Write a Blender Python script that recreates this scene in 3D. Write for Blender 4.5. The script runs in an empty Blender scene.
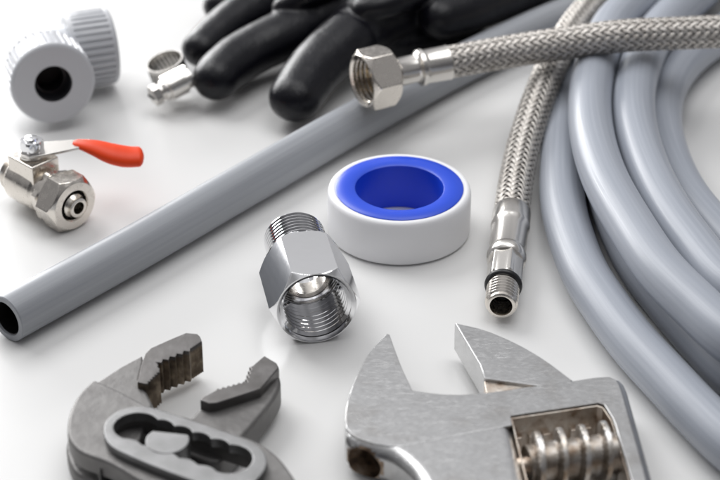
import bpy, bmesh, math, random
from mathutils import Vector, Matrix
random.seed(7)
PI = math.pi
S = 0.001                                   # every length below is in millimetres
scene = bpy.context.scene
col = scene.collection

# ------------------------------------------------------------------ camera
CP = Vector((0.0, -596.0, 364.0)); PITCH = math.radians(31.4); F = 2000.0
FW = Vector((0, math.cos(PITCH), -math.sin(PITCH))); UP = Vector((0, math.sin(PITCH), math.cos(PITCH)))
def at(u, v, z=0.0):
    """point on the level plane at height z seen at photo position (u, v)"""
    d = FW + Vector((1, 0, 0)) * ((u - 360) / F) - UP * ((v - 240) / F)
    return CP + d * ((z - CP.z) / d.z)
cam = bpy.data.cameras.new('camera'); camo = bpy.data.objects.new('camera', cam); col.objects.link(camo)
camo.location = CP * S; camo.rotation_euler = (PI / 2 - PITCH, 0, 0)
cam.lens = 100; cam.sensor_width = 36; cam.clip_start = 0.02; cam.clip_end = 20
cam.dof.use_dof = True; cam.dof.focus_distance = 0.655; cam.dof.aperture_fstop = 13
scene.camera = camo

# ------------------------------------------------------------------ materials
def mat(name, color, rough=0.4, metal=0.0, **k):
    m = bpy.data.materials.new(name); m.use_nodes = True
    nt = m.node_tree; b = nt.nodes['Principled BSDF']
    b.inputs['Base Color'].default_value = (*color, 1)
    b.inputs['Roughness'].default_value = rough; b.inputs['Metallic'].default_value = metal
    for key, val in k.items():
        if key == 'spec': b.inputs['Specular IOR Level'].default_value = val
        if key == 'coat': b.inputs['Coat Weight'].default_value = val; b.inputs['Coat Roughness'].default_value = 0.15
        if key == 'sss':
            b.inputs['Subsurface Weight'].default_value = val
            b.inputs['Subsurface Radius'].default_value = (1, 1, 1); b.inputs['Subsurface Scale'].default_value = 0.002
    return m
def tex(m, kind='noise', scale=300, stretch=(1, 1, 1), rot=(0, 0, 0), detail=4, coord='Object'):
    nt = m.node_tree; tc = nt.nodes.new('ShaderNodeTexCoord'); mp = nt.nodes.new('ShaderNodeMapping')
    mp.inputs['Scale'].default_value = stretch; mp.inputs['Rotation'].default_value = rot
    nt.links.new(tc.outputs[coord], mp.inputs['Vector'])
    if kind == 'noise':
        t = nt.nodes.new('ShaderNodeTexNoise'); t.inputs['Scale'].default_value = scale; t.inputs['Detail'].default_value = detail
        out = t.outputs['Fac']
    elif kind == 'wave':
        t = nt.nodes.new('ShaderNodeTexWave'); t.inputs['Scale'].default_value = scale; out = t.outputs['Fac']
    else:
        t = nt.nodes.new('ShaderNodeTexVoronoi'); t.inputs['Scale'].default_value = scale; out = t.outputs['Distance']
    nt.links.new(mp.outputs[0], t.inputs['Vector'])
    return out
def ramp(m, src, stops):
    nt = m.node_tree; r = nt.nodes.new('ShaderNodeValToRGB'); e = r.color_ramp.elements
    while len(e) < len(stops): e.new(0.5)
    for i, (p, c) in enumerate(stops):
        e[i].position = p; e[i].color = (*c, 1) if len(c) == 3 else c
    nt.links.new(src, r.inputs[0]); return r.outputs[0]
def to(m, src, sock):
    m.node_tree.links.new(src, m.node_tree.nodes['Principled BSDF'].inputs[sock])
def bump(m, src, strength=0.2, dist=0.0002):
    nt = m.node_tree; b = nt.nodes.new('ShaderNodeBump'); b.inputs['Strength'].default_value = strength
    b.inputs['Distance'].default_value = dist
    p = nt.nodes['Principled BSDF']
    if p.inputs['Normal'].links: nt.links.new(p.inputs['Normal'].links[0].from_socket, b.inputs['Normal'])
    nt.links.new(src, b.inputs['Height']); nt.links.new(b.outputs[0], p.inputs['Normal'])
def g(v): return (v, v, v)

M = {}
t = M['table'] = mat('white_laminate', (0.72, 0.71, 0.695), 0.3)
to(t, ramp(t, tex(t, 'noise', 9, detail=3), [(0.3, (0.745, 0.742, 0.733)), (0.7, (0.77, 0.768, 0.76))]), 'Base Color')
bump(t, tex(t, 'noise', 1800, detail=2), 0.06, 0.0001)
to(t, ramp(t, tex(t, 'noise', 60), [(0.3, g(0.29)), (0.7, g(0.33))]), 'Roughness')
for key, nm, ca, cb, r0, r1 in (('pipe', 'grey_plastic_pipe', (0.28, 0.293, 0.318), (0.325, 0.338, 0.363), 0.32, 0.48), ('coil', 'grey_plastic_coil', (0.32, 0.345, 0.395), (0.39, 0.415, 0.465), 0.30, 0.50)):
    p = M[key] = mat(nm, ca, 0.4, spec=0.5)
    streak = tex(p, 'noise', 9, (4, 1.2, 1), detail=6, coord='UV')
    fine = tex(p, 'noise', 30, (6, 0.8, 1), detail=5, coord='UV')
    to(p, ramp(p, streak, [(0.32, ca), (0.68, cb)]), 'Base Color')
    to(p, ramp(p, fine, [(0.35, g(r0)), (0.68, g(r1))]), 'Roughness')
    bump(p, fine, 0.12, 0.0002); bump(p, tex(p, 'noise', 70, detail=2), 0.05, 0.0006)
M['white'] = mat('white_tape', (0.88, 0.88, 0.90), 0.45, sss=0.35)
bump(M['white'], tex(M['white'], 'noise', 400, (1, 1, 6)), 0.06, 0.0003)
M['blue'] = mat('blue_plastic', (0.010, 0.070, 0.66), 0.32, sss=0.15)
bump(M['blue'], tex(M['blue'], 'noise', 250), 0.05, 0.0003)
c = M['chrome'] = mat('chrome', (0.90, 0.90, 0.91), 0.07, 1)
to(c, ramp(c, tex(c, 'noise', 700), [(0.4, g(0.05)), (0.75, g(0.14))]), 'Roughness')
bump(c, tex(c, 'noise', 260), 0.03, 0.0003)
n = M['nickel'] = mat('nickel_plate', (0.77, 0.725, 0.665), 0.22, 1)
to(n, ramp(n, tex(n, 'noise', 500), [(0.35, g(0.16)), (0.7, g(0.32))]), 'Roughness')
bump(n, tex(n, 'noise', 500), 0.03, 0.0001)
M['brass'] = mat('brass_bore', (0.58, 0.46, 0.28), 0.25, 1)
n = M['ferrule'] = mat('stainless_ferrule', (0.72, 0.695, 0.66), 0.25, 1)
bump(n, tex(n, 'noise', 500, (6, 1, 1)), 0.06, 0.0002)
w = M['wire'] = mat('stainless_braid', (0.60, 0.575, 0.545), 0.45, 0.85)
wv = tex(w, 'wave', 2.6, (1, 0, 0), coord='UV'); bump(w, wv, 0.35, 0.0001)
to(w, ramp(w, tex(w, 'noise', 400), [(0.3, (0.46, 0.43, 0.395)), (0.65, (0.68, 0.65, 0.61))]), 'Base Color')
M['dark'] = mat('dark_rubber_and_shade', (0.012, 0.012, 0.013), 0.6)
M['oring_bore_shade'] = mat('black_oring_bore_shade', (0.010, 0.010, 0.011), 0.35)
gl = M['glove'] = mat('black_nitrile', (0.003, 0.003, 0.006), 0.3, spec=0.33)
bump(gl, tex(gl, 'noise', 1000, detail=6), 0.5, 0.0004); bump(gl, tex(gl, 'wave', 30, (1, 2.2, 1), (0, 0, 0.7)), 0.0, 0.001); bump(gl, tex(gl, 'noise', 90, detail=2), 0.12, 0.001)
st = M['steel'] = mat('worn_chrome_steel', (0.58, 0.58, 0.58), 0.3, 1)
to(st, ramp(st, tex(st, 'noise', 500, (1, 5, 1), (0, 0, 0.7), detail=10), [(0.3, g(0.27)), (0.52, g(0.31)), (0.72, g(0.46))]), 'Roughness')
to(st, ramp(st, tex(st, 'noise', 90, detail=10), [(0.25, (0.42, 0.41, 0.40)), (0.45, (0.50, 0.50, 0.50)), (0.75, (0.54, 0.54, 0.54))]), 'Base Color')
bump(st, tex(st, 'noise', 260, (1, 9, 1), (0, 0, 0.9), detail=5), 0.12, 0.00012)
bump(st, tex(st, 'noise', 240, (11, 1, 1), (0, 0, 0.35), detail=5), 0.10, 0.00012)
bump(st, ramp(st, tex(st, 'noise', 90, (1, 40, 1), (0, 0, 0.5), detail=3), [(0.66, g(0)), (0.70, g(1))]), 0.35, 0.00012)
bump(st, ramp(st, tex(st, 'noise', 80, (1, 40, 1), (0, 0, -0.6), detail=3), [(0.67, g(0)), (0.71, g(1))]), 0.35, 0.00012)
gr = M['grimy'] = mat('grimy_steel', (0.42, 0.36, 0.29), 0.38, 1)
to(gr, ramp(gr, tex(gr, 'noise', 230, detail=8), [(0.3, (0.30, 0.21, 0.15)), (0.45, (0.60, 0.51, 0.43)), (0.65, (0.76, 0.70, 0.63))]), 'Base Color')
bump(gr, tex(gr, 'noise', 700, detail=6), 0.35, 0.0004)
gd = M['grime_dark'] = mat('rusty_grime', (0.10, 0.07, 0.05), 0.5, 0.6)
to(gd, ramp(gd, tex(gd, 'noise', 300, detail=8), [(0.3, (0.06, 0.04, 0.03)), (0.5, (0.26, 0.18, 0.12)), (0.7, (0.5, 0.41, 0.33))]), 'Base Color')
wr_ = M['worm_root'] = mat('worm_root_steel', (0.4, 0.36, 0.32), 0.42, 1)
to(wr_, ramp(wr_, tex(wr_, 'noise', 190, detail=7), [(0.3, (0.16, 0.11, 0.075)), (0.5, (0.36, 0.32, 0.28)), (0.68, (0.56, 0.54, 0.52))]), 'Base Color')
bump(wr_, tex(wr_, 'noise', 500, detail=5), 0.25, 0.0003)
wm = M['worm'] = mat('worm_steel', (0.6, 0.59, 0.57), 0.38, 1)
to(wm, ramp(wm, tex(wm, 'noise', 260, detail=8), [(0.3, (0.28, 0.21, 0.15)), (0.45, (0.56, 0.52, 0.47)), (0.65, (0.70, 0.69, 0.68))]), 'Base Color')
bump(wm, tex(wm, 'noise', 800, detail=6), 0.2, 0.0003)
pj = M['jaw'] = mat('blackened_jaw_steel', (0.2, 0.19, 0.185), 0.42, 0.75)
to(pj, ramp(pj, tex(pj, 'noise', 170, detail=8), [(0.3, (0.11, 0.104, 0.10)), (0.7, (0.16, 0.153, 0.15))]), 'Base Color')
bump(pj, tex(pj, 'noise', 450, detail=6), 0.3, 0.0003)
tj = M['teeth'] = mat('stained_teeth_steel', (0.16, 0.12, 0.09), 0.42, 0.8)
to(tj, ramp(tj, tex(tj, 'noise', 260, detail=8), [(0.3, (0.08, 0.062, 0.048)), (0.52, (0.20, 0.16, 0.12)), (0.75, (0.46, 0.39, 0.30))]), 'Base Color')
bump(tj, tex(tj, 'noise', 1100, detail=6), 0.3, 0.0003)
pb = M['plier'] = mat('grey_forged_steel', (0.3, 0.29, 0.285), 0.5, 0.7)
to(pb, ramp(pb, tex(pb, 'noise', 120, detail=8), [(0.3, (0.145, 0.140, 0.137)), (0.7, (0.20, 0.195, 0.19))]), 'Base Color')
bump(pb, tex(pb, 'noise', 420, detail=5), 0.4, 0.0004)
pp = M['brushed'] = mat('brushed_steel', (0.42, 0.42, 0.42), 0.42, 0.9)
bump(pp, tex(pp, 'noise', 230, (1, 14, 1), (0, 0, 1.25), detail=5), 0.45, 0.0002)
to(pp, ramp(pp, tex(pp, 'noise', 150, detail=8), [(0.3, (0.20, 0.20, 0.20)), (0.7, (0.27, 0.27, 0.272))]), 'Base Color')
M['fitting'] = mat('light_grey_plastic', (0.52, 0.53, 0.555), 0.36, spec=0.5)
bump(M['fitting'], tex(M['fitting'], 'noise', 350), 0.08, 0.0003)
M['fitting_body'] = mat('pale_grey_plastic', (0.72, 0.74, 0.77), 0.25)
M['red'] = mat('red_plastic', (0.90, 0.065, 0.010), 0.42, spec=0.35)
bump(M['red'], tex(M['red'], 'noise', 300), 0.1, 0.0003)
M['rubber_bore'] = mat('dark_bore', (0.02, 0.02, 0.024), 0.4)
M['grip'] = mat('blue_grip', (0.02, 0.05, 0.22), 0.5)

# ------------------------------------------------------------------ object helpers
def tag(o, label=None, cat=None, group=None, kind=None):
    for k, v in (('label', label), ('category', cat), ('group', group), ('kind', kind)):
        if v: o[k] = v
    return o
def empty(name, loc, label, cat, group=None):
    o = bpy.data.objects.new(name, None); o.empty_display_size = 0.01; col.objects.link(o)
    o.location = Vector(loc) * S
    return tag(o, label, cat, group)
def root_of(o):
    while o.parent: o = o.parent
    return o
def link_mesh(name, me, material, parent=None, sharp=35):
    me.name = name
    o = bpy.data.objects.new(name, me); col.objects.link(o)
    me.materials.clear(); me.materials.append(material)
    for f in me.polygons: f.use_smooth = True
    me.set_sharp_from_angle(angle=math.radians(sharp))
    if parent:
        o.parent = parent; L = root_of(parent).location
        me.transform(Matrix.Translation(-L))
    return o
class Path:
    def __init__(s, pts, up=(0, 0, 1), step=1.0, smooth=True):
        pts = [Vector(p) for p in pts]; d = []
        if smooth and len(pts) > 2:
            q = [pts[0] * 2 - pts[1]] + pts + [pts[-1] * 2 - pts[-2]]
            for i in range(1, len(q) - 2):
                n = max(2, int((q[i + 1] - q[i]).length / step))
                a, b, c, e = q[i - 1:i + 3]
                # centripetal-like tangents scaled by chord
                l0, l1, l2 = (b - a).length, (c - b).length, (e - c).length
                m1 = ((b - a) / l0 * l1 + (c - b) / l1 * l0) / (l0 + l1) * l1
                m2 = ((c - b) / l1 * l2 + (e - c) / l2 * l1) / (l1 + l2) * l1
                for k in range(n):
                    t = k / n; h = t * t
                    d.append(b * (2*h*t - 3*h + 1) + m1 * (h*t - 2*h + t) + c * (3*h - 2*h*t) + m2 * (h*t - h))
            d.append(pts[-1])
        else: d = pts
        s.p = d; s.s = [0.0]
        for i in range(1, len(d)): s.s.append(s.s[-1] + (d[i] - d[i - 1]).length)
        s.L = s.s[-1]; s.t = []
        for i in range(len(d)):
            s.t.append((d[min(i + 1, len(d) - 1)] - d[max(i - 1, 0)]).normalized())
        u = Vector(up); s.u = []
        for tt in s.t:
            u = (u - tt * u.dot(tt)).normalized(); s.u.append(u)
    def frame(s, x):
        if x <= 0: return s.p[0] + s.t[0] * x, s.t[0], s.u[0]
        if x >= s.L: return s.p[-1] + s.t[-1] * (x - s.L), s.t[-1], s.u[-1]
        lo, hi = 0, len(s.s) - 1
        while hi - lo > 1:
            m = (lo + hi) // 2
            if s.s[m] <= x: lo = m
            else: hi = m
        f = (x - s.s[lo]) / max(1e-9, s.s[hi] - s.s[lo])
        t = s.t[lo].lerp(s.t[hi], f).normalized(); u = s.u[lo].lerp(s.u[hi], f); u = (u - t * u.dot(t)).normalized()
        return s.p[lo].lerp(s.p[hi], f), t, u
def line(a, b, up=(0, 0, 1)): return Path([a, b], up, smooth=False)

class MB:
    def __init__(s): s.v = []; s.f = []; s.uv = None
    def ring_grid(s, rows, close=False, cap0=False, cap1=False):
        base = len(s.v); n = len(rows[0])
        for r in rows: s.v += r
        m = len(rows)
        for i in range(m if close else m - 1):
            a = base + i * n; b = base + ((i + 1) % m) * n
            for j in range(n):
                k = (j + 1) % n; s.f.append((a + j, a + k, b + k, b + j))
        if cap0: s.f.append(tuple(base + j for j in range(n))[::-1])
        if cap1: s.f.append(tuple(base + (m - 1) * n + j for j in range(n)))
    def sweep(s, path, rings, n=48, hexr=None, phase=0.0, close=False, cap0=True, cap1=True, flat=1.0, rf=None, uv=False):
        """rings: (distance along path, radius[, 'h']); 'h' clips a hexagon of apothem hexr by that radius"""
        rows = []
        for rg in rings:
            P, t, u = path.frame(rg[0]); w = t.cross(u); row = []
            for j in range(n):
                a = 2 * PI * j / n; r = rg[1]
                if len(rg) > 2 and rg[2] == 'h':
                    q = (a + phase + PI / 6) % (PI / 3) - PI / 6
                    r = min(hexr / math.cos(q), r)
                if rf: r = rf(rg[0], a, r)
                row.append(P + (u * math.cos(a) * flat + w * math.sin(a)) * r)
            rows.append(row)
        if uv:
            s.uv = (s.uv or []) + [(min(j, n - j) / n, rg[0] / 1000) for rg in rings for j in range(n)]
        s.ring_grid(rows, close, cap0 and not close, cap1 and not close)
        return s
    def box(s, c, size, rot=None):
        c = Vector(c); b = len(s.v); R = rot or Matrix.Identity(3)
        for z in (-1, 1):
            for x, y in ((-1, -1), (1, -1), (1, 1), (-1, 1)):
                s.v.append(c + R @ Vector((x * size[0] / 2, y * size[1] / 2, z * size[2] / 2)))
        for q in ((3, 2, 1, 0), (4, 5, 6, 7), (0, 1, 5, 4), (1, 2, 6, 5), (2, 3, 7, 6), (3, 0, 4, 7)):
            s.f.append(tuple(b + i for i in q))
        return s
    def prism(s, pts, z0, z1, inset=0.0):
        b = len(s.v); n = len(pts); c = sum((Vector((p[0], p[1], 0)) for p in pts), Vector()) / n
        for z, k in ((z0, 0), (z1, inset)):
            for p in pts:
                q = Vector((p[0], p[1], 0)); q = q.lerp(c, k); s.v.append(Vector((q.x, q.y, z)))
        s.f.append(tuple(b + i for i in range(n))[::-1]); s.f.append(tuple(b + n + i for i in range(n)))
        for i in range(n): j = (i + 1) % n; s.f.append((b + i, b + j, b + n + j, b + n + i))
        return s
    def mesh(s):
        me = bpy.data.meshes.new('m'); me.from_pydata([v * S for v in s.v], [], s.f); me.update()
        bm = bmesh.new(); bm.from_mesh(me); bmesh.ops.recalc_face_normals(bm, faces=bm.faces); bm.to_mesh(me); bm.free()
        if s.uv:
            l = me.uv_layers.new(name='UVMap')
            for lp in me.loops: l.data[lp.index].uv = s.uv[lp.vertex_index]
        return me
    def build(s, name, m, parent=None, sharp=35, bevel=0, seg=2):
        o = link_mesh(name, s.mesh(), m, parent, sharp)
        if bevel:
            md = o.modifiers.new('bevel', 'BEVEL'); md.width = bevel * S; md.segments = seg; md.limit_method = 'ANGLE'
            md.angle_limit = math.radians(40); md.harden_normals = True
        return o
def baked(o):
    dg = bpy.context.evaluated_depsgraph_get(); dg.update()
    return bpy.data.meshes.new_from_object(o.evaluated_get(dg))
def plate_mesh(outlines, z0, z1, bev=0.5, res=3):
    """flat plate with holes and rounded edges, outlines in mm on the ground plan"""
    cu = bpy.data.curves.new('tmp', 'CURVE'); cu.dimensions = '2D'; cu.fill_mode = 'BOTH'
    for ol in outlines:
        sp = cu.splines.new('POLY'); sp.points.add(len(ol) - 1); sp.use_cyclic_u = True
        for i, p in enumerate(ol): sp.points[i].co = (p[0] * S, p[1] * S, 0, 1)
    cu.extrude = ((z1 - z0) / 2 - bev) * S; cu.bevel_depth = bev * S; cu.offset = -bev * S; cu.bevel_resolution = res
    o = bpy.data.objects.new('tmp', cu); col.objects.link(o)
    me = baked(o); bpy.data.objects.remove(o); bpy.data.curves.remove(cu)
    bm = bmesh.new(); bm.from_mesh(me); bmesh.ops.remove_doubles(bm, verts=bm.verts, dist=1e-6)
    bmesh.ops.recalc_face_normals(bm, faces=bm.faces); bm.to_mesh(me); bm.free()
    me.transform(Matrix.Translation((0, 0, (z0 + z1) / 2 * S)))
    return me
def plate(name, outlines, z0, z1, m, parent, bev=0.5, res=3, sharp=30):
    o = link_mesh(name, plate_mesh(outlines, z0, z1, bev, res), m, parent, sharp)
    return weighted(o)
def weighted(o):
    w = o.modifiers.new('normals', 'WEIGHTED_NORMAL'); w.mode = 'FACE_AREA'; w.weight = 100; w.keep_sharp = True; return o
def px(pts, z): return [at(u, v, z) for u, v in pts]
def smooth_ol(pts, n=6):
    """closed rounded outline through the points"""
    out = []; m = len(pts); P2 = [Vector((p[0], p[1], 0)) for p in pts]
    for i in range(m):
        a, b, c, d = P2[i - 1], P2[i], P2[(i + 1) % m], P2[(i + 2) % m]
        for k in range(n):
            t = k / n
            out.append(0.5 * ((2 * b) + (c - a) * t + (2 * a - 5 * b + 4 * c - d) * t * t + (3 * b - a - 3 * c + d) * t ** 3))
    return out
def mixed(segs):
    """outline from pieces: ('l', pts) straight, ('s', pts) smooth open spline"""
    out = []
    for k, pts in segs:
        pts = [Vector((p[0], p[1], 0)) for p in pts]
        if k == 'l': out += pts
        else: out += Path(pts, step=1.2).p
    res = [out[0]]
    for p in out[1:]:
        if (p - res[-1]).length > 0.05: res.append(p)
    if (res[0] - res[-1]).length < 0.05: res.pop()
    return res
def thread(x0, x1, r, depth, pitch):
    n = max(1, int(abs(x1 - x0) / pitch)); d = (x1 - x0) / n; out = []
    for i in range(n):
        a = x0 + d * i
        out += [(a + d * .08, r - depth), (a + d * .42, r), (a + d * .58, r), (a + d * .92, r - depth)]
    return out

# ------------------------------------------------------------------ table
mb = MB(); mb.box((0, 100, -15), (2400, 2000, 30))
tb = mb.build('table_top', M['table']); tag(tb, 'plain white table top the fittings and tools lie on', 'table', kind='structure')

# ------------------------------------------------------------------ straight grey pipe
pa = at(6, 319, 8); pts = [pa, at(120, 256.5, 8), at(250, 182, 8), at(375, 111, 8), at(470, 60, 8), at(540, 27, 8), at(600, 2, 8), at(680, -32, 8)]
pts[-1].z = 8
path = Path(pts)
Lp = path.L
rings = [(180, 5.9), (10, 5.9), (0.3, 5.9), (0, 6.1), (0, 7.7), (0.35, 8.0)] + [(x, 8.0) for x in range(3, int(Lp), 3)] + [(Lp, 8.0)]
o = MB().sweep(path, rings, 64, cap0=True, uv=True).build('straight_pipe', M['pipe'])
MB().sweep(path, [(178, 5.65), (0.9, 5.65), (0.8, 5.95)], 64, cap0=True, cap1=False).build('dark_bore', M['oring_bore_shade'], o)  # black tube puts the shade inside the grey pipe into its colour
tag(o, 'straight length of grey plastic pipe lying diagonally in front of the black glove', 'pipe')

# ------------------------------------------------------------------ coil of grey pipe
CC = Vector((225, 120, 0))
loopA = [(640, -4, 8), (612, 12, 8), (590, 40, 8), (574, 80, 8), (565, 120, 8), (562, 160, 8), (564, 210, 8), (573, 243, 8), (586, 275, 8), (607, 308, 8), (634, 344, 8), (668, 381, 8), (700, 415, 8), (740, 452, 8)]
loopC = [(668, 8, 8), (636, 40, 8), (612, 90, 8), (604, 140, 8), (609, 190, 8), (627, 240, 8), (646, 273, 8), (665, 297, 8), (705, 343, 8), (740, 378, 8)]
loopB = [(662, -14, 24), (638, 1, 24), (617, 19, 24), (598, 58, 24), (590, 98, 24), (591, 127, 24), (604, 176, 24), (631, 226, 24), (664, 274, 24), (698, 308, 24), (734, 340, 24)]
loopD = [(702, -10, 22), (680, 8, 22), (655, 35, 22), (639, 70, 22), (634, 95, 22), (634.5, 122, 22), (643, 157, 22), (661, 198, 22), (694, 247, 22), (732, 290, 22)]
loopE = [(742, 22, 9), (714, 38, 9), (688, 58, 9), (668, 85, 9), (661, 120, 9), (669, 160, 9), (688, 198, 9), (716, 232, 9), (742, 258, 9)]
ctrl = []
def polar(p):
    d = p - CC; return math.atan2(d.y, d.x) % (2 * PI), math.hypot(d.x, d.y), p.z
prev = None; off = 0
for lp in (loopA, loopC, loopB, loopD, loopE):
    seq = [polar(at(*q)) for q in lp]
    if ctrl:
        a0, r0, z0 = ctrl[-1]; a1, r1, z1 = seq[0][0] + off + 2 * PI, seq[0][1], seq[0][2]
        n = 9
        rb = {'x': 150}
        for k in range(1, n):
            f = k / n; w = math.sin(PI * f) ** 0.8
            r = (r0 * (1 - f) + r1 * f); r = r * (1 - 0.25 * w) + 0.25 * w * (140 + (r0 + r1) / 2 * 0.2)
            zt = z0 * (1 - f) + z1 * f
            ctrl.append((a0 + (a1 - a0) * f, r, zt))
        off += 2 * PI
    ctrl += [(a + off, r, z) for a, r, z in seq]
a0, r0, z0 = ctrl[-1]
for k in range(1, 7): ctrl.append((a0 + k * 0.35, r0, z0))
a0, r0, z0 = ctrl[0]
ctrl = [(a0 - k * 0.3, r0, z0) for k in range(5, 0, -1)] + ctrl
path = Path([CC + Vector((math.cos(a) * r, math.sin(a) * r, z)) for a, r, z in ctrl], step=1)
L = path.L
rings = [(30, 5.9), (0.3, 5.9), (0, 6.1), (0, 7.7), (0.4, 8)] + [(x, 8) for x in [4 + i * 2 for i in range(int((L - 8) / 2))]] + [(L, 8)]
o = MB().sweep(path, rings, 56, uv=True).build('pipe_coil', M['coil'])
tag(o, 'coil of shiny grey plastic pipe with several loops stacked at the right', 'pipe coil')

# ------------------------------------------------------------------ braided hoses
def braid(mb, path, s0, s1, R=6.0, N=16, lead=53.0, w=1.36, amp=0.34):
    k = 2 * PI / lead; alpha = math.atan(2 * PI * R / lead); D = 2 * PI / N
    uv = []; step = 0.7; ns = int((s1 - s0) / step)
    for fam in (1, -1):
        for i in range(N):
            base = len(mb.v); th0 = i * D; m = 0
            for q in range(ns + 1):
                s = s0 + (s1 - s0) * q / ns
                th = th0 + fam * k * s
                if fam == 1: ph = 2 * i + 2 * k * s / D
                else: ph = 2 * i - 2 * k * s / D
                h = fam * amp * math.sin(2 * PI * ph / 4 + PI / 4) * 1.25
                h = max(-amp, min(amp, h))
                for j in range(5):
                    c = (j / 4 - 0.5) * w
                    ds = -c * math.sin(alpha) * fam; dt = c * math.cos(alpha) / R
                    ss = min(max(s + ds, s0), s1)
                    P, t, u = path.frame(ss); wv = t.cross(u); a = th + dt
                    r = R + h - 0.20 * (2 * c / w) ** 2
                    mb.v.append(P + (u * math.cos(a) + wv * math.sin(a)) * r); uv.append((j / 4, s / 10))
            for q in range(ns):
                for j in range(4):
                    a = base + q * 5 + j; mb.f.append((a, a + 1, a + 6, a + 5))
    mb.uv = uv
    return mb
def bake_open(mb, name, m, parent):
    me = bpy.data.meshes.new(name); me.from_pydata([v * S for v in mb.v], [], mb.f); me.update()
    l = me.uv_layers.new(name='UVMap')
    for lp in me.loops: l.data[lp.index].uv = mb.uv[lp.vertex_index]
    return link_mesh(name, me, m, parent, 60)

# hose with the female union nut
h1 = [at(364, 80.5, 28), at(410, 69.5, 28), at(450, 62, 28.5), at(500, 53, 30), at(558, 44, 34), at(620, 36, 38), at(680, 33, 38.6), at(740, 31, 38.5), at(800, 33, 36), at(870, 42, 30)]
path = Path(h1)
b0 = path.p[0].copy(); b0.z = 0
H = empty('braided_hose', b0, 'braided steel hose with a hexagonal union nut, lying across the grey pipes', 'hose', 'braided connector hoses')
L = path.L
MB().sweep(path, [(x, 5.3) for x in [26 + i * 2 for i in range(int((L - 26) / 2))]], 32).build('inner_tube', M['dark'], H)
bake_open(braid(MB(), path, 27, L), 'braid', M['wire'], H)
MB().sweep(path, [(10, 4.5), (10, 6.6), (13.0, 6.6), (13.6, 5.9), (14.5, 5.5), (21.5, 5.3), (22.3, 5.8), (23.0, 6.9), (24.5, 7.1), (25.3, 6.6), (26, 6.5), (34, 6.6), (34.8, 6.75), (35.1, 6.5), (35.1, 5.6)], 64).build('ferrule', M['ferrule'], H)
cham = lambda x0, r0, x1, r1, n=14: [(x0 + (x1 - x0) * i / n, r0 + (r1 - r0) * i / n, 'h') for i in range(n + 1)]
nut = MB().sweep(path, [(-1.0, 9.4), (-1.0, 9.9)] + cham(-0.9, 10.0, 1.0, 11.9) + cham(9.4, 11.9, 11.0, 10.2) + [(11.05, 9.6), (12, 8.4), (12, 6.7), (9.5, 6.7), (9.5, 8.5)] + thread(9.2, -0.5, 9.1, 0.9, 1.7), 192, hexr=10.35, phase=0.12, close=True).build('union_nut', M['nickel'], H, sharp=28)
MB().sweep(path, [(8, 3.5), (8, 8.3), (9.2, 8.3), (9.2, 3.5)], 48, close=True).build('sealing_washer', M['brass'], H)
# hose with the male thread
h2 = [at(501.2, 305, 7), at(506, 262, 7), at(511, 220, 7.2), at(515.5, 184, 7.8), at(522, 152, 10), at(532, 118, 14), at(545, 82, 18.5), at(561, 48, 21.5), at(580, 19, 23), at(603, -4, 23), at(640, -30, 22), at(700, -60, 18)]
path = Path(h2)
b0 = path.p[0].copy(); b0.z = 0
H = empty('braided_hose', b0, 'braided steel hose with a threaded end and black o-ring, beside the grey coil', 'hose', 'braided connector hoses')
L = path.L
MB().sweep(path, [(x, 5.3) for x in [56 + i * 2 for i in range(int((L - 56) / 2))]], 32).build('inner_tube', M['dark'], H)
e = 58.5
bake_open(braid(MB(), path, e - 3, L), 'braid', M['wire'], H)
MB().sweep(path, [(e - 32, 4.5), (e - 32, 5.9), (e - 31.4, 6.5), (e - 30.4, 6.75), (e - 29.4, 6.85), (e - 28.4, 6.75), (e - 27.4, 6.5), (e - 26.8, 6.4), (e - 13, 6.4), (e - 11, 6.45), (e - 10.2, 6.7), (e - 9.3, 6.85), (e - 8.4, 6.8), (e - 7.6, 6.75), (e - 0.6, 6.75), (e - 0.2, 6.6), (e, 6.5), (e, 5.6)], 64).build('ferrule', M['ferrule'], H)
MB().sweep(path, [(e - 45, 4.5), (e - 45, 5.4, 'h'), (e - 44.4, 6.2, 'h'), (e - 33, 6.5, 'h'), (e - 31.8, 6.0, 'h'), (e - 31.8, 4)], 144, hexr=5.35, phase=0.2).build('hex_section', M['ferrule'], H, sharp=25)
tor = [(e - 46.6 + 1.3 * math.cos(a), 5.1 + 1.2 * math.sin(a)) for a in [2 * PI * i / 16 for i in range(16)]]
MB().sweep(path, tor, 64, close=True).build('o_ring', M['oring_bore_shade'], H)
MB().sweep(path, [(e - 44, 2.8), (e - 44, 4.9), (e - 48.2, 4.9)] + thread(e - 48.2, e - 58, 5.4, 0.6, 1.5) + [(e - 59, 4.7), (e - 59.2, 4.4), (e - 59.2, 3.7), (e - 58.4, 3.4), (e - 50, 3.3)], 64, close=True).build('threaded_end', M['nickel'], H)
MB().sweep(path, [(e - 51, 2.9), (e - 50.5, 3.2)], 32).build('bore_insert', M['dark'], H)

# ------------------------------------------------------------------ tape roll
c = at(399.4, 187, 17.3); c.z = 0
T = empty('tape_roll', c, 'roll of white thread seal tape on a bright blue plastic spool', 'tape roll')
ax = line(c, c + Vector((0, 0, 20)), up=(1, 0, 0))
MB().sweep(ax, [(0.6, 22.4), (0.5, 24.2), (0.9, 24.8), (1.6, 25.0), (9, 25.05), (15.2, 25.0), (16.3, 24.75), (17.0, 24.1), (17.2, 23.2), (17.0, 22.35)], 128, close=True).build('tape', M['white'], T, sharp=60)
MB().sweep(ax, [(0, 15.9), (0, 22.0), (0.5, 22.3), (1.2, 22.3), (1.5, 17.0), (16.2, 17.0), (16.6, 22.3), (17.15, 22.3), (17.4, 22.0), (17.4, 16.0), (17.1, 15.45), (0.4, 15.45)], 128, close=True).build('spool', M['blue'], T, sharp=40)

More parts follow.
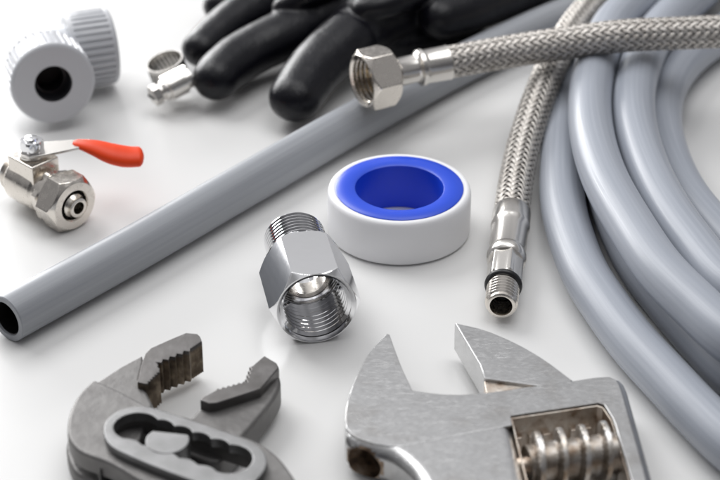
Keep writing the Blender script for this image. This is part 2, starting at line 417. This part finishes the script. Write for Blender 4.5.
# ------------------------------------------------------------------ chrome extension fitting
near = at(316.5, 308.5, 13.4); far = at(294, 236.5, 13.4)
b0 = (near + far) / 2; b0.z = 0
X = empty('threaded_adapter', b0, 'polished chrome hexagonal adapter with outside and inside threads, beside the tape roll', 'pipe fitting')
pt = line(near, far); L = (far - near).length
cham = lambda x0, r0, x1, r1, n=14: [(x0 + (x1 - x0) * i / n, r0 + (r1 - r0) * i / n, 'h') for i in range(n + 1)]
hx = [(0.0, 12.75), (0.0, 13.0)] + cham(0.15, 13.1, 3.6, 15.6) + cham(L - 21.2, 15.6, L - 18.2, 13.3) + [(L - 18.15, 13.1), (L - 18, 12.5), (L - 17.6, 9.4)]
MB().sweep(pt, hx + [(L - 15.8, 9.4)] + thread(L - 15.5, L - 0.8, 10.45, 1.0, 1.8) + [(L, 9.2), (L, 7.6), (18, 7.6), (17.8, 10.2)] + thread(17, 1.4, 10.5, -1.1, 2.0) + [(0.9, 11.6), (0.25, 12.3)], 240, hexr=12.9, close=True).build('adapter_body', M['chrome'], X, sharp=22)
MB().sweep(pt, [(L - 20, 7.6), (18.4, 7.55), (18.4, 6.1), (19.5, 6.1), (L - 20, 6.1)], 64, close=True).build('bore_sleeve', M['nickel'], X)

# ------------------------------------------------------------------ ball valve with red lever
va = at(7, 168.5, 9.6); vb = at(75, 206, 9.6)
b0 = (va + vb) / 2; b0.z = 0
V = empty('ball_valve', b0, 'small nickel ball valve with a red lever handle', 'valve')
pt = line(va, vb); L = (vb - va).length; ad = (vb - va).normalized()
MB().sweep(pt, [(3.2, 4.2), (3.2, 5.9), (3.6, 6.2)] + thread(3.7, 7.8, 6.6, 0.6, 1.3) + [(8, 5.9), (8.2, 7.9), (9, 8.4), (16, 8.6), (22, 8.3), (23, 7.6), (25.0, 7.4), (25.3, 8.5, 'h'), (26.0, 9.7, 'h'), (28.2, 9.7, 'h'), (28.8, 8.6, 'h'), (29, 7), (31, 7), (31, 3)], 96, hexr=8.5, phase=0.3).build('valve_body', M['nickel'], V, sharp=25)
MB().sweep(pt, [(29.4, 6.5), (29.4, 8.9), (29.5, 9.0)] + cham(29.6, 9.4, 30.4, 11.0, 8) + cham(36.4, 11.0, 38.5, 8.9) + [(38.6, 8.7), (38.6, 5.9), (38.1, 5.5), (33, 5.5), (33, 6.2)], 192, hexr=9.5, phase=0.1, close=True).build('compression_nut', M['nickel'], V, sharp=25)
MB().sweep(pt, [(30, 2.2), (30, 4.2), (37.2, 4.2), (38.2, 4.4), (38.6, 4.1), (39.3, 3.6), (40.5, 3.55), (40.7, 3.2), (40.7, 2.3), (38, 2.2)], 64, close=True).build('nozzle', M['nickel'], V)
MB().sweep(pt, [(33.5, 5.5), (34, 5.5), (34, 2.2), (33.5, 2.2)], 32, close=True).build('bore_shade_disc', M['dark'], V)  # dark disc coloured as the shade deep in the nut's bore
sc = va + ad * 16.5; sc.z = 0
R45 = Matrix.Rotation(math.atan2(ad.y, ad.x), 3, 'Z')
def sq(c, a, b, rot): return [c + rot @ Vector((x * a / 2, y * b / 2, 0)) for x, y in ((-1, -1), (1, -1), (1, 1), (-1, 1))]
mb = MB(); mb.prism(sq(sc, 14, 12, R45), 11, 21.3, 0.0); mb.build('stem_housing', M['nickel'], V, bevel=0.6)
mb = MB(); mb.prism(sq(sc + ad * (-7.2), 4.2, 7.5, R45), 10, 19.8, 0.1); mb.build('stop_lug', M['nickel'], V, bevel=0.5)
top = Vector((sc.x, sc.y, 21.3))
axz = line(top, top + Vector((0, 0, 10)), up=(1, 0, 0))
MB().sweep(axz, [(0, 2), (0, 4.6), (0.5, 5.0), (1.2, 5.0), (1.3, 2)], 48).build('stem_washer', M['ferrule'], V)
MB().sweep(axz, [(2.4, 2), (2.4, 4.0, 'h'), (2.9, 4.4, 'h'), (5.6, 4.4, 'h'), (6.3, 3.8, 'h'), (6.4, 2.4), (7.2, 2.2), (7.4, 1.5)], 48, hexr=3.8, phase=0.2).build('lever_nut', M['chrome'], V, sharp=25)
e0 = at(83, 147, 21.8); e1 = at(142, 156, 17)
d = (e0 - top); d.z = 0; d.normalize(); w = Vector((-d.y, d.x, 0))
t0 = top + Vector((0, 0, 1.3))
ol = [t0 - d * 4.5 + w * 2.5, t0 - d * 4.5 - w * 2.5, t0 - d * 2 - w * 5, t0 + d * 3 - w * 5, e0 - w * 2.8, e0 + d * 3 - w * 2.2, e0 + d * 3 + w * 2.2, e0 + w * 2.8, t0 + d * 3 + w * 5, t0 - d * 2 + w * 5]
plate('lever', [ol], 22.6, 23.7, M['ferrule'], V, 0.2)
rp = Path([at(74, 143, 23.4), at(84, 145, 23.2), at(97, 148.5, 22.2), at(111, 153.5, 20.5), at(126, 156.5, 19), at(144, 156.5, 18.5)], step=0.7)
n_ = 60; rr = []; prof = [2.0, 2.9, 3.9, 4.7, 5.2, 5.3, 5.0, 4.9]
for i in range(n_ + 1):
    f = i / n_; x = f * 7; k = min(6, int(x)); r = prof[k] + (prof[k + 1] - prof[k]) * (x - k)
    if f > 0.92: r *= math.sqrt(max(0.03, 1 - ((f - 0.92) / 0.08) ** 2))
    if f < 0.03: r *= 0.8
    rr.append((rp.L * f, r))
MB().sweep(rp, rr, 40, flat=0.58).build('lever_sleeve', M['red'], V, sharp=50)

# ------------------------------------------------------------------ grey plastic elbow
al, tl = math.radians(19), math.radians(6)
a1 = Vector((math.sin(al) * math.cos(tl), -math.cos(al) * math.cos(tl), math.sin(tl))); a2 = Vector((math.cos(al), math.sin(al), 0))
F1 = at(53.5, 84, 19.8); C0 = F1 - a1 * 33
b0 = C0.copy(); b0.z = 0
E = empty('elbow_fitting', b0, 'light grey plastic elbow pipe fitting with two ribbed screw collars', 'pipe fitting')
def ribbed(s, a, r):
    return r
def collar(face, axis, k=1.0):
    pt = line(face, face - axis * 20)
    rib = lambda s, a, r: (r + (0.15 if (a * 34 / (2 * PI)) % 1 < 0.6 else -0.65) * (1 if 2.5 < s < 16 and r > 13 else 0))
    MB().sweep(pt, [(0.0, 7.2), (0.0, 13.9), (0.5, 14.7), (1.5, 15.1), (1.9, 15.0), (3, 15.0), (6, 15.05), (9, 15.1), (12, 15.1), (15.6, 15.1), (16.4, 14.9), (17.8, 14.3), (18, 12.6), (18, 10), (3, 10), (1, 7.4)], 240, close=True, rf=lambda s_, a_, r_: rib(s_, a_, r_) * (k if r_ > 11 else 1)).build('collar', M['fitting'], E, sharp=30)
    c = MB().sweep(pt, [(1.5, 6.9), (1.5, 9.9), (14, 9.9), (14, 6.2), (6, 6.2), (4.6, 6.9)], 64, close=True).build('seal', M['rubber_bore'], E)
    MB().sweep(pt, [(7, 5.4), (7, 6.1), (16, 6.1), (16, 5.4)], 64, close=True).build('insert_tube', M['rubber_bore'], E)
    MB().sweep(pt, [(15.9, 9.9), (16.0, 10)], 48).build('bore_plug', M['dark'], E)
collar(F1, a1, 1.07); collar(C0 + a2 * 30, a2)
mb = MB()
rows = [(31 - 17.5 - 0.5 + 14, 10)]
ctr = []
for i in range(9):
    f = i / 8; a = f * PI / 2
    ctr.append(C0 + a1 * 9 * 1 + a2 * 9 - (a2 * math.cos(a) + a1 * math.sin(a)) * 9)
pth = Path([C0 + a1 * 15.5, C0 + a1 * 12] + ctr + [C0 + a2 * 12, C0 + a2 * 15.5], step=1)
L = pth.L
MB().sweep(pth, [(0, 12.2), (2.5, 12.2), (2.6, 10.5)] + [(2.6 + (L - 5.2) * i / 14, 10.5) for i in range(1, 14)] + [(L - 2.6, 10.5), (L - 2.5, 12.2), (L, 12.2)], 56).build('elbow_body', M['fitting_body'], E)
up3 = a1.cross(a2).normalized()
mb = MB(); Rm = Matrix((a1, a2, up3)).transposed()
mb.box(C0 - (a1 + a2) * 4.5, (9, 9, 5), Rm); mb.box(C0 - a1 * 2 - a2 * 9, (14, 3, 10), Rm)
mb.build('web', M['fitting_body'], E, bevel=1)

# ------------------------------------------------------------------ hose clamp
kc = at(168, 70, 9)
K = empty('hose_clamp', (kc.x, kc.y, 0), 'small stainless worm drive hose clamp beside the black glove', 'hose clamp')
nk = Vector((-0.26, -0.12, 0.95)).normalized()
pt = line(kc - nk * 4.5, kc + nk * 4.5, up=(1, 0, 0))
MB().sweep(pt, [(0, 7.0), (0, 7.45), (0.3, 7.5), (8.7, 7.5), (9, 7.45), (9, 7.0), (8.7, 6.95), (0.3, 6.95)], 96, close=True).build('band', M['ferrule'], K)
mb = MB()
P, tt, uu = pt.frame(4.5); ww = tt.cross(uu)
for rr_ in (6.93, 7.52):
  for i in range(26):
    a = 2 * PI * i / 26; rad = uu * math.cos(a) + ww * math.sin(a); tan = tt.cross(rad)
    ax2 = (tt + tan * 0.2).normalized(); Rm = Matrix((rad, ax2, rad.cross(ax2))).transposed()
    mb.box(P + rad * rr_, (0.12, 5.4, 0.8), Rm)
mb.build('band_slots', M['dark'], K)
s0 = at(151.5, 97, 8); s1 = at(190, 77.5, 12)
pt = line(s0, s1); L = (s1 - s0).length
MB().sweep(pt, [(0, 1.5), (0, 2.9, 'h'), (0.5, 4.2, 'h'), (3.4, 4.2, 'h'), (3.8, 3.2), (5.2, 3.2)], 48, hexr=3.7).build('screw_head', M['ferrule'], K, sharp=25)
MB().sweep(pt, [(4.9, 2.5), (4.9, 4.0), (5.5, 4.2), (7.0, 4.2), (7.2, 4.9), (L - 3, 5.0), (L - 2.6, 4.0), (L, 3.9), (L + 0.3, 2)], 48).build('worm_housing', M['ferrule'], K)
d = (s1 - s0).normalized(); q = (s0 + d * 12.5) ; tow = (kc - nk * 1 - q); tow = (tow - d * tow.dot(d)).normalized()
Rm = Matrix((d, tow, d.cross(tow))).transposed()
mb = MB(); mb.box(q + tow * 3.4, (11.5, 3.2, 8.6), Rm); mb.build('saddle', M['ferrule'], K, bevel=0.5)
mb = MB(); mb.box(s0 - d * 0.0, (0.5, 6.2, 1.0), Rm); mb.build('screw_slot', M['dark'], K)

# ------------------------------------------------------------------ black glove
def blob_path(mb, pts, rs, flat=0.9):
    p = Path([at(*q) for q in pts], step=2); n = 110; L = p.L; rg = []
    for i in range(n + 1):
        f = i / n; x = f * (len(rs) - 1); k = min(int(x), len(rs) - 2); r = rs[k] + (rs[k + 1] - rs[k]) * (x - k)
        s = L * f
        r *= 1.05 - (0.02 + 0.004 * len(pts)) * math.exp(-((f - 0.12 * len(pts) + 0.12) / 0.02) ** 2)
        e = s
        if e < r * 0.95: r *= math.sqrt(max(0.02, 1 - (1 - e / (r * 0.95)) ** 2))
        rg.append((s, r))
    mb.sweep(p, rg, 32, flat=flat)
mb = MB()
blob_path(mb, [(192, 58, 9), (207, 43, 10), (232, 22, 12), (262, 2, 14), (310, -22, 16), (360, -40, 18)], [7.5, 8.5, 9, 9.2, 10, 12])
blob_path(mb, [(207, 90, 11), (222, 72, 12), (246, 54, 13), (282, 36, 15), (325, 12, 16), (375, -12, 18)], [8.5, 9.8, 10.2, 10.6, 11.5, 13])
blob_path(mb, [(287, 111, 11), (298, 93, 12), (315, 70, 14), (342, 44, 17), (370, 22, 18), (410, 0, 20)], [9, 10.3, 11, 11.6, 12.5, 14])
blob_path(mb, [(212, 14, 9), (226, 2, 10), (262, -18, 12), (310, -40, 14), (370, -56, 16)], [7.5, 8.2, 8.6, 10, 12])
blob_path(mb, [(421, 22, 20), (438, 18, 20), (466, 10, 19), (500, -2, 17), (545, -20, 16), (590, -44, 16)], [8.5, 9.6, 10.2, 10.6, 11, 12])
blob_path(mb, [(345, 44, 8), (385, 40, 8), (430, 30, 8), (480, 8, 9)], [8, 9, 9, 9])
blob_path(mb, [(290, 26, 10), (340, 10, 12), (390, -10, 14), (450, -30, 16), (520, -60, 17)], [9, 12, 15, 18, 20])
blob_path(mb, [(330, -20, 14), (380, -34, 16), (440, -50, 17), (510, -80, 18), (580, -120, 18)], [12, 17, 20, 22, 22])
blob_path(mb, [(350, 12, 27), (380, 6, 29), (412, -6, 29), (450, -18, 26)], [5, 6.5, 7, 7])
blob_path(mb, [(272, 12, 22), (300, -1, 27), (330, -16, 29)], [4, 6, 7])
me = mb.mesh()
o = link_mesh('work_glove', me, M['glove'])
r = o.modifiers.new('r', 'REMESH'); r.mode = 'VOXEL'; r.voxel_size = 0.0007
sm = o.modifiers.new('s', 'SMOOTH'); sm.factor = 0.6; sm.iterations = 5
tx = bpy.data.textures.new('wrinkle', 'CLOUDS'); tx.noise_scale = 0.014; tx.noise_depth = 2
dm = o.modifiers.new('d', 'DISPLACE'); dm.texture = tx; dm.strength = 0.0007; dm.texture_coords = 'GLOBAL'
me2 = baked(o); bpy.data.objects.remove(o)
o = link_mesh('work_glove', me2, M['glove'], sharp=180)
tag(o, 'glossy black rubber coated work glove with its fingers pointing left', 'glove')

# ------------------------------------------------------------------ adjustable wrench
ZT = 14.0
wb0 = at(500, 440, 0)
W = empty('adjustable_wrench', (wb0.x, wb0.y, 0), 'chrome adjustable wrench with open jaws and a visible worm screw', 'wrench')
jaw_l = px([(345, 433), (344.5, 415), (349, 393), (353.5, 382), (362, 366)], ZT)
inner = px([(400, 364), (403, 369), (412.5, 388.5)], ZT)
edge = px([(414, 389.6), (430, 392.3), (458, 394), (486, 392), (530, 386), (575, 380), (612, 375)], ZT)
right = px([(628, 385), (640, 427), (655, 480), (668, 530), (672, 570), (664, 620)], ZT)
corner = px([(618, 374.8), (622, 376.3), (625.5, 379.5)], ZT)
handle_end = px([(664, 620), (650, 700), (650, 900), (640, 1000), (600, 1030), (560, 1000), (545, 900), (520, 720)], ZT)
back = px([(520, 720), (486, 640), (462, 585), (442, 530), (424, 492), (407, 466), (388, 452), (366, 445.5), (351, 440), (345, 433)], ZT)
body_ol = mixed([('s', jaw_l), ('s', inner), ('s', edge), ('l', corner), ('s', right), ('s', handle_end), ('s', back)])
win = px([(511, 417), (597.5, 404), (603, 406), (611, 418), (613.5, 424), (642, 520), (640, 528), (548, 548), (542, 542)], ZT)
me = plate_mesh([body_ol, [Vector(p) for p in win]], 0.6, 14.0, 4.2, 8)
# chamfer-free window walls and the pin hole are cut out
wdir = (at(600, 403, 8) - at(511, 416, 8)); wdir.z = 0; wdir.normalize()
tmp = link_mesh('tmp', me, M['steel'])
hole = at(365.5, 463, 6.8); hdir = Vector((0.82, 0.57, 0.0)).normalized()
cut = MB().sweep(line(hole - hdir * 12, hole + hdir * 24), [(-4, 5.1), (34, 4.9)], 48).build('tmpc', M['dark'])
cut2 = MB().prism([Vector(p) for p in win], -2, 20).build('tmpc2', M['dark'])
for c_ in (cut, cut2):
    bo = tmp.modifiers.new('b', 'BOOLEAN'); bo.object = c_; bo.operation = 'DIFFERENCE'; bo.solver = 'EXACT'
me2 = baked(tmp)
for c_ in (tmp, cut, cut2): bpy.data.objects.remove(c_)
wbody = link_mesh('wrench_body', me2, M['steel'], W, 30)
weighted(wbody)
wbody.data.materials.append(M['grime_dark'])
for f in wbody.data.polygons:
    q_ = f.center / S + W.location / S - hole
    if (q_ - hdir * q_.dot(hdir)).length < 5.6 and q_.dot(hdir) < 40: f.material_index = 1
# raised flat cheek of the head, bounded by the forging line
ridge = px([(510, 426), (480, 431), (430, 441), (396, 446.5), (372, 443), (354, 436), (346, 428)], ZT)
cheek = mixed([('s', px([(346, 428), (345.5, 415), (350, 393.5), (360, 369), (374, 347), (386.8, 334)], ZT)), ('s', px([(389.6, 334.8), (393.5, 346), (401.5, 367), (412, 390)], ZT)),
               ('s', px([(413.5, 390.8), (430, 393.3), (458, 395), (486, 393), (530, 387), (575, 381), (598, 377.6), (609, 377)], ZT)), ('l', px([(615, 379.5), (618, 383)], ZT)),
               ('s', px([(621, 390), (631.5, 427), (646, 480), (656, 520), (660, 560)], ZT)), ('l', px([(652, 560), (643.5, 520), (615, 424), (612.5, 418), (604.4, 405), (598, 403), (510.3, 416), (512.2, 425)], ZT)), ('s', ridge)])
plate('head_face', [cheek], 12.9, 14.12, M['steel'], W, 0.25, 2)
jawp = mixed([('s', px([(349, 395), (359.5, 369.5), (374, 347.5), (386.8, 334.5)], ZT)), ('s', px([(389.4, 335.3), (393.3, 346.5), (401.3, 367.3), (411.5, 390)], ZT)), ('l', px([(430, 400), (380, 415)], ZT))])
plate('fixed_jaw', [jawp], 0.8, 13.9, M['steel'], W, 0.5, 3)
# window lining shows grime
lin = []
wi = [Vector((p.x, p.y, 0)) for p in win]; cw = sum(wi, Vector()) / len(wi)
outer = [cw + (p - cw) * 1.004 for p in wi]; innerw = [cw + (p - cw) * 0.982 for p in wi]
plate('window_lining', [outer, innerw], 0.8, 13.6, M['grimy'], W, 0.15, 1)
# movable jaw
mj = mixed([('l', px([(455, 322)], ZT)), ('s', px([(455, 322), (484, 329), (505, 337.3), (522, 345.5), (540, 356), (572.5, 379.5)], ZT)), ('l', px([(560, 390), (540, 385), (484.5, 377.5), (480, 364)], ZT))])
plate('movable_jaw', [mj], 3.4, 13.7, M['steel'], W, 0.35, 2)
rail = px([(484.2, 376), (530, 383), (590, 380), (596, 400), (489, 402)], ZT)
plate('jaw_rail', [rail], 3.4, 12.6, M['grimy'], W, 0.25, 2)
# rack teeth of the jaw, seen at the far wall of the window
mb = MB(); Rw = Matrix.Rotation(math.atan2(wdir.y, wdir.x), 3, 'Z')
q0 = at(514, 428, 9) + Vector((0, 0, -2.2))
for i in range(7):
    mb.box(q0 + wdir * (1.0 + i * 4.3) + Vector((0, -1.2, -2.5)), (2.4, 4, 6), Rw)
mb.box(q0 + wdir * 14 + Vector((0, 0.4, -3.5)), (29, 2, 7), Rw)
mb.build('jaw_rack', M['grimy'], W, bevel=0.4)
# worm screw
wc = at(571, 459, 9.6)
wl = 26.5
pitch = 6.7
def wr(s, a, r):
    if s < 0.01 or s > wl - 0.01: return r
    f = (s / pitch + a / (2 * PI)) % 1
    e = abs(f - 0.5) * 2
    return 5.9 + 3.6 * max(0, min(1, (0.40 - e) / 0.17))
ns = 110
wp = line(wc - wdir * (wl / 2), wc + wdir * (wl / 2))
MB().sweep(wp, [(0, 3), (0.0, 5.9)] + [(0.02 + (wl - 0.04) * i / ns, 5.9) for i in range(ns + 1)] + [(wl, 5.9), (wl, 3)], 120, rf=wr).build('worm_screw', M['worm'], W, sharp=40)
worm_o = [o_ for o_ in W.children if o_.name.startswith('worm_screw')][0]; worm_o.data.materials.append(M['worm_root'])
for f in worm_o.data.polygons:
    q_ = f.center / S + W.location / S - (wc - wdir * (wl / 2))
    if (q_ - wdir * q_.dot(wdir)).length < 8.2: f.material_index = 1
MB().sweep(wp, [(-4, 2.6), (wl + 4, 2.6)], 32).build('worm_pin', M['grimy'], W)

# ------------------------------------------------------------------ water pump pliers
PL = empty('water_pump_pliers', (*at(165, 440, 0).xy, 0), 'dark grey water pump pliers with toothed jaws spread open', 'pliers')
def zoomed(pts): return [(60 + a / 3, 320 + b / 3) for a, b in pts]
def zig(p, q, n, amp):
    out = []; d = q - p; nn = Vector((d.y, -d.x, 0)).normalized() * amp
    for i in range(n):
        a = p + d * (i / n); b = p + d * ((i + 0.55) / n)
        out += [a, b + nn]
    return out
# left jaw (belongs to the half that slides underneath)
Z = 15.5
J = [at(u, v, Z) for u, v in zoomed([(232, 186), (243, 135), (256, 100), (272, 84), (330, 58), (378, 38), (412, 41), (420, 48), (426, 62), (392, 84), (288, 126), (297, 152), (256, 192)])]
cr_ = J[9].lerp(J[8], 0.55) ; tp_ = J[8]
teeth = zig(J[8], J[9], 7, -0.4) + zig(J[9], J[10], 5, -1.3) + zig(J[10], J[11], 2, -0.4) + zig(J[11], J[12], 6, -0.75)
top_ol = J[:8] + teeth + [J[12]]
plate('toothed_jaw', [top_ol], 4.0, 15.0, M['teeth'], PL, 0.12, 1, 20)
cj = sum((Vector((p.x, p.y, 0)) for p in top_ol), Vector()) / len(top_ol)
plate('jaw_face', [[cj + (Vector((p.x, p.y, 0)) - cj) * 0.995 for p in top_ol]], 14.0, 15.5, M['jaw'], PL, 0.25, 2, 25)
nk_ = [at(u, v, 13) for u, v in [(90, 386), (101, 379.5), (120, 367), (142, 355.5), (144, 362), (140, 380), (146, 391), (153, 405), (140, 440), (100, 470), (84, 430)]]
plate('jaw_arm', [nk_], 4, 13.2, M['plier'], PL, 1.0, 4)
# right jaw
Z = 14.5
Jr = [at(u, v, Z) for u, v in zoomed([(613, 106), (650, 128), (657, 142), (601, 206), (470, 248), (446, 250), (421, 240), (424, 232), (466, 210), (560, 184), (575, 160), (577, 136)])]
ol = [Jr[0], Jr[1], Jr[2], Jr[3], Jr[4], Jr[5], Jr[6], Jr[7]] + [Jr[8]] + zig(Jr[8], Jr[9], 6, -0.8)[1:] + zig(Jr[9], Jr[11], 4, -0.8) + [Jr[11]]
plate('toothed_jaw', [ol], 10.3, 14.5, M['jaw'], PL, 0.5, 3, 30)
ar = [at(u, v, 11.5) for u, v in zoomed([(655, 152), (662, 185), (645, 228), (600, 286), (535, 360), (480, 420), (330, 330), (392, 290), (424, 262), (440, 262), (560, 215), (588, 160), (620, 125)])]
plate('jaw_arm', [mixed([('s', ar)])], 2.5, 11.3, M['plier'], PL, 1.4, 5)
# lower half and the grip halves
lowh = smooth_ol([at(u, v, 9) for u, v in [(78, 412), (68, 430), (66, 446), (74, 466), (98, 482), (118, 520), (150, 600), (190, 610), (190, 560), (200, 500), (180, 440), (130, 410)]])
plate('sliding_half', [lowh], 1.5, 7, M['plier'], PL, 1.4, 5)
# upper half with the slot
up_ol = mixed([('s', [at(u, v, 16) for u, v in [(96, 380.5), (104, 384), (123, 393), (140, 402), (154, 408.5), (190, 418), (237, 434.5), (258, 442.5), (276, 455), (291, 473), (306, 500), (340, 560), (370, 640)]]),
               ('s', [at(u, v, 16) for u, v in [(350, 660), (300, 620), (240, 545), (185, 505), (138, 480), (110, 464), (76, 449), (68.5, 438), (67.5, 425), (71, 409), (80, 393), (92, 381)]])])
A0 = at(136.5, 426.5, 19); A1 = at(229, 459, 19); A0.z = A1.z = 0
dx = (A1 - A0).normalized(); dn = Vector((-dx.y, dx.x, 0)); LL = (A1 - A0).length
rc = 6.6; nl = 6; xs = [LL * i / (nl - 1) for i in range(nl)]
def slot_outline(gr=0.0, rl=6.2):
    out = []; N = 160
    up_, lo = [], []
    for i in range(N + 1):
        x = -rc + (LL + 2 * rc) * i / N
        h = max([math.sqrt(max(0, rc * rc - (x - c) ** 2)) for c in (xs[0], xs[-1])] + [2.2 + math.sqrt(4.4 ** 2 - (x - c) ** 2) for c in xs if abs(x - c) < 4.4 and 0 <= x <= LL])
        if x < 0: l = math.sqrt(max(0, rc * rc - x * x)) * rl / rc
        elif x > LL: l = math.sqrt(max(0, rc * rc - (x - LL) ** 2)) * rl / rc
        else: l = rl - 0.9 * abs(math.sin(PI * x / (LL / (nl - 1))))
        up_.append(A0 + dx * x + dn * (h + gr)); lo.append(A0 + dx * x - dn * (l + gr))
    return up_ + lo[::-1][1:-1]
slot = slot_outline()
stad = []
for i in range(60):
    a = 2 * PI * i / 60; v = (dx * math.cos(a) + dn * math.sin(a)) * (rc + 1.4); stad.append((A1 if math.cos(a) > 0 else A0) + v)
plate('slotted_half', [up_ol, stad], 9.8, 16.2, M['plier'], PL, 1.0, 4)
pl_ol = smooth_ol([at(u, v, 19) for u, v in [(104, 434), (106, 421), (119, 410.5), (141, 406), (165, 411), (205, 425), (247, 440), (262, 449), (267, 461), (262, 474), (246, 487), (224, 490), (193, 480.5), (160, 468.5), (130, 456), (111, 446)]], 5)
plate('slotted_plate', [pl_ol, slot], 15.8, 19, M['brushed'], PL, 0.4, 3)
pc = at(167.5, 440.5, 19); pc.z = 0
pin = []
for i in range(48):
    a = 2 * PI * i / 48; v = Vector((math.cos(a), math.sin(a), 0)) * 6.3
    lim = 3.6; 
    q = v.dot(dn)
    nn = (dn + dx * -0.35).normalized()
    q = v.dot(nn)
    if q > lim: v = v - nn * (q - lim)
    pin.append(pc + v)
plate('pivot_pin', [pin], 8, 19.2, M['brushed'], PL, 0.4, 3)
mb = MB().sweep(Path([at(330, 560, 12), at(380, 700, 12), at(440, 900, 12), at(470, 1050, 12)]), [(0, 4), (0.5, 8.5), (4, 10), (60, 10.5), (110, 10), (125, 8), (128, 3)], 32, flat=0.8); mb.build('grip', M['grip'], PL)
mb = MB().sweep(Path([at(165, 570, 9), at(180, 700, 10), at(230, 900, 11), at(300, 1050, 11)]), [(0, 4), (0.5, 8.5), (4, 10), (60, 10.5), (110, 10), (125, 8), (128, 3)], 32, flat=0.8); mb.build('grip', M['grip'], PL)

# ------------------------------------------------------------------ light
world = bpy.data.worlds.new('World'); scene.world = world; world.use_nodes = True
nt = world.node_tree; bg = nt.nodes['Background']
tc = nt.nodes.new('ShaderNodeTexCoord'); sx = nt.nodes.new('ShaderNodeSeparateXYZ'); rmp = nt.nodes.new('ShaderNodeValToRGB')
nt.links.new(tc.outputs['Generated'], sx.inputs[0]); ma = nt.nodes.new('ShaderNodeMath'); ma.operation = 'MULTIPLY'; ma.inputs[1].default_value = 0.34
mc = nt.nodes.new('ShaderNodeMath'); mc.operation = 'MULTIPLY_ADD'; mc.inputs[1].default_value = 0.72
nt.links.new(sx.outputs['Y'], ma.inputs[0]); nt.links.new(sx.outputs['Z'], mc.inputs[0]); nt.links.new(ma.outputs[0], mc.inputs[2])
nt.links.new(mc.outputs[0], rmp.inputs[0]); wn = nt.nodes.new('ShaderNodeTexNoise'); wn.inputs['Scale'].default_value = 2.2; wn.inputs['Detail'].default_value = 1
nt.links.new(tc.outputs['Generated'], wn.inputs['Vector'])
mr = nt.nodes.new('ShaderNodeMapRange'); mr.inputs['From Min'].default_value = 0.35; mr.inputs['From Max'].default_value = 0.65; mr.inputs['To Min'].default_value = 0.6; mr.inputs['To Max'].default_value = 1.4
nt.links.new(wn.outputs['Fac'], mr.inputs['Value'])
vm = nt.nodes.new('ShaderNodeVectorMath'); vm.operation = 'SCALE'
nt.links.new(rmp.outputs[0], vm.inputs[0]); nt.links.new(mr.outputs[0], vm.inputs['Scale']); nt.links.new(vm.outputs[0], bg.inputs['Color'])
e = rmp.color_ramp.elements; e[0].position = 0.0; e[0].color = (0.12, 0.12, 0.13, 1); e[1].position = 0.72; e[1].color = (0.86, 0.86, 0.88, 1)
bg.inputs['Strength'].default_value = 0.62
def area(name, loc, target, sx_, sy_, power, color=(1, 1, 1)):
    l = bpy.data.lights.new(name, 'AREA'); l.shape = 'RECTANGLE'; l.size = sx_ * S; l.size_y = sy_ * S; l.energy = power; l.color = color
    o = bpy.data.objects.new(name, l); col.objects.link(o); o.location = Vector(loc) * S
    o.rotation_euler = (Vector(target) - Vector(loc)).to_track_quat('-Z', 'Y').to_euler(); return o
area('softbox', (-480, 520, 760), (0, 40, 0), 560, 460, 5.0)
area('added_rim_light', (-750, 1150, 330), (0, 60, 0), 900, 420, 15.0)  # unseen area light added behind left for bright rims on the glove
area('overhead_softbox', (150, 120, 900), (0, 0, 0), 700, 560, 3.2)
vs = scene.view_settings; vs.view_transform = 'Standard'; vs.look = 'None'; vs.gamma = 1; vs.exposure = 0
scene.render.film_transparent = False
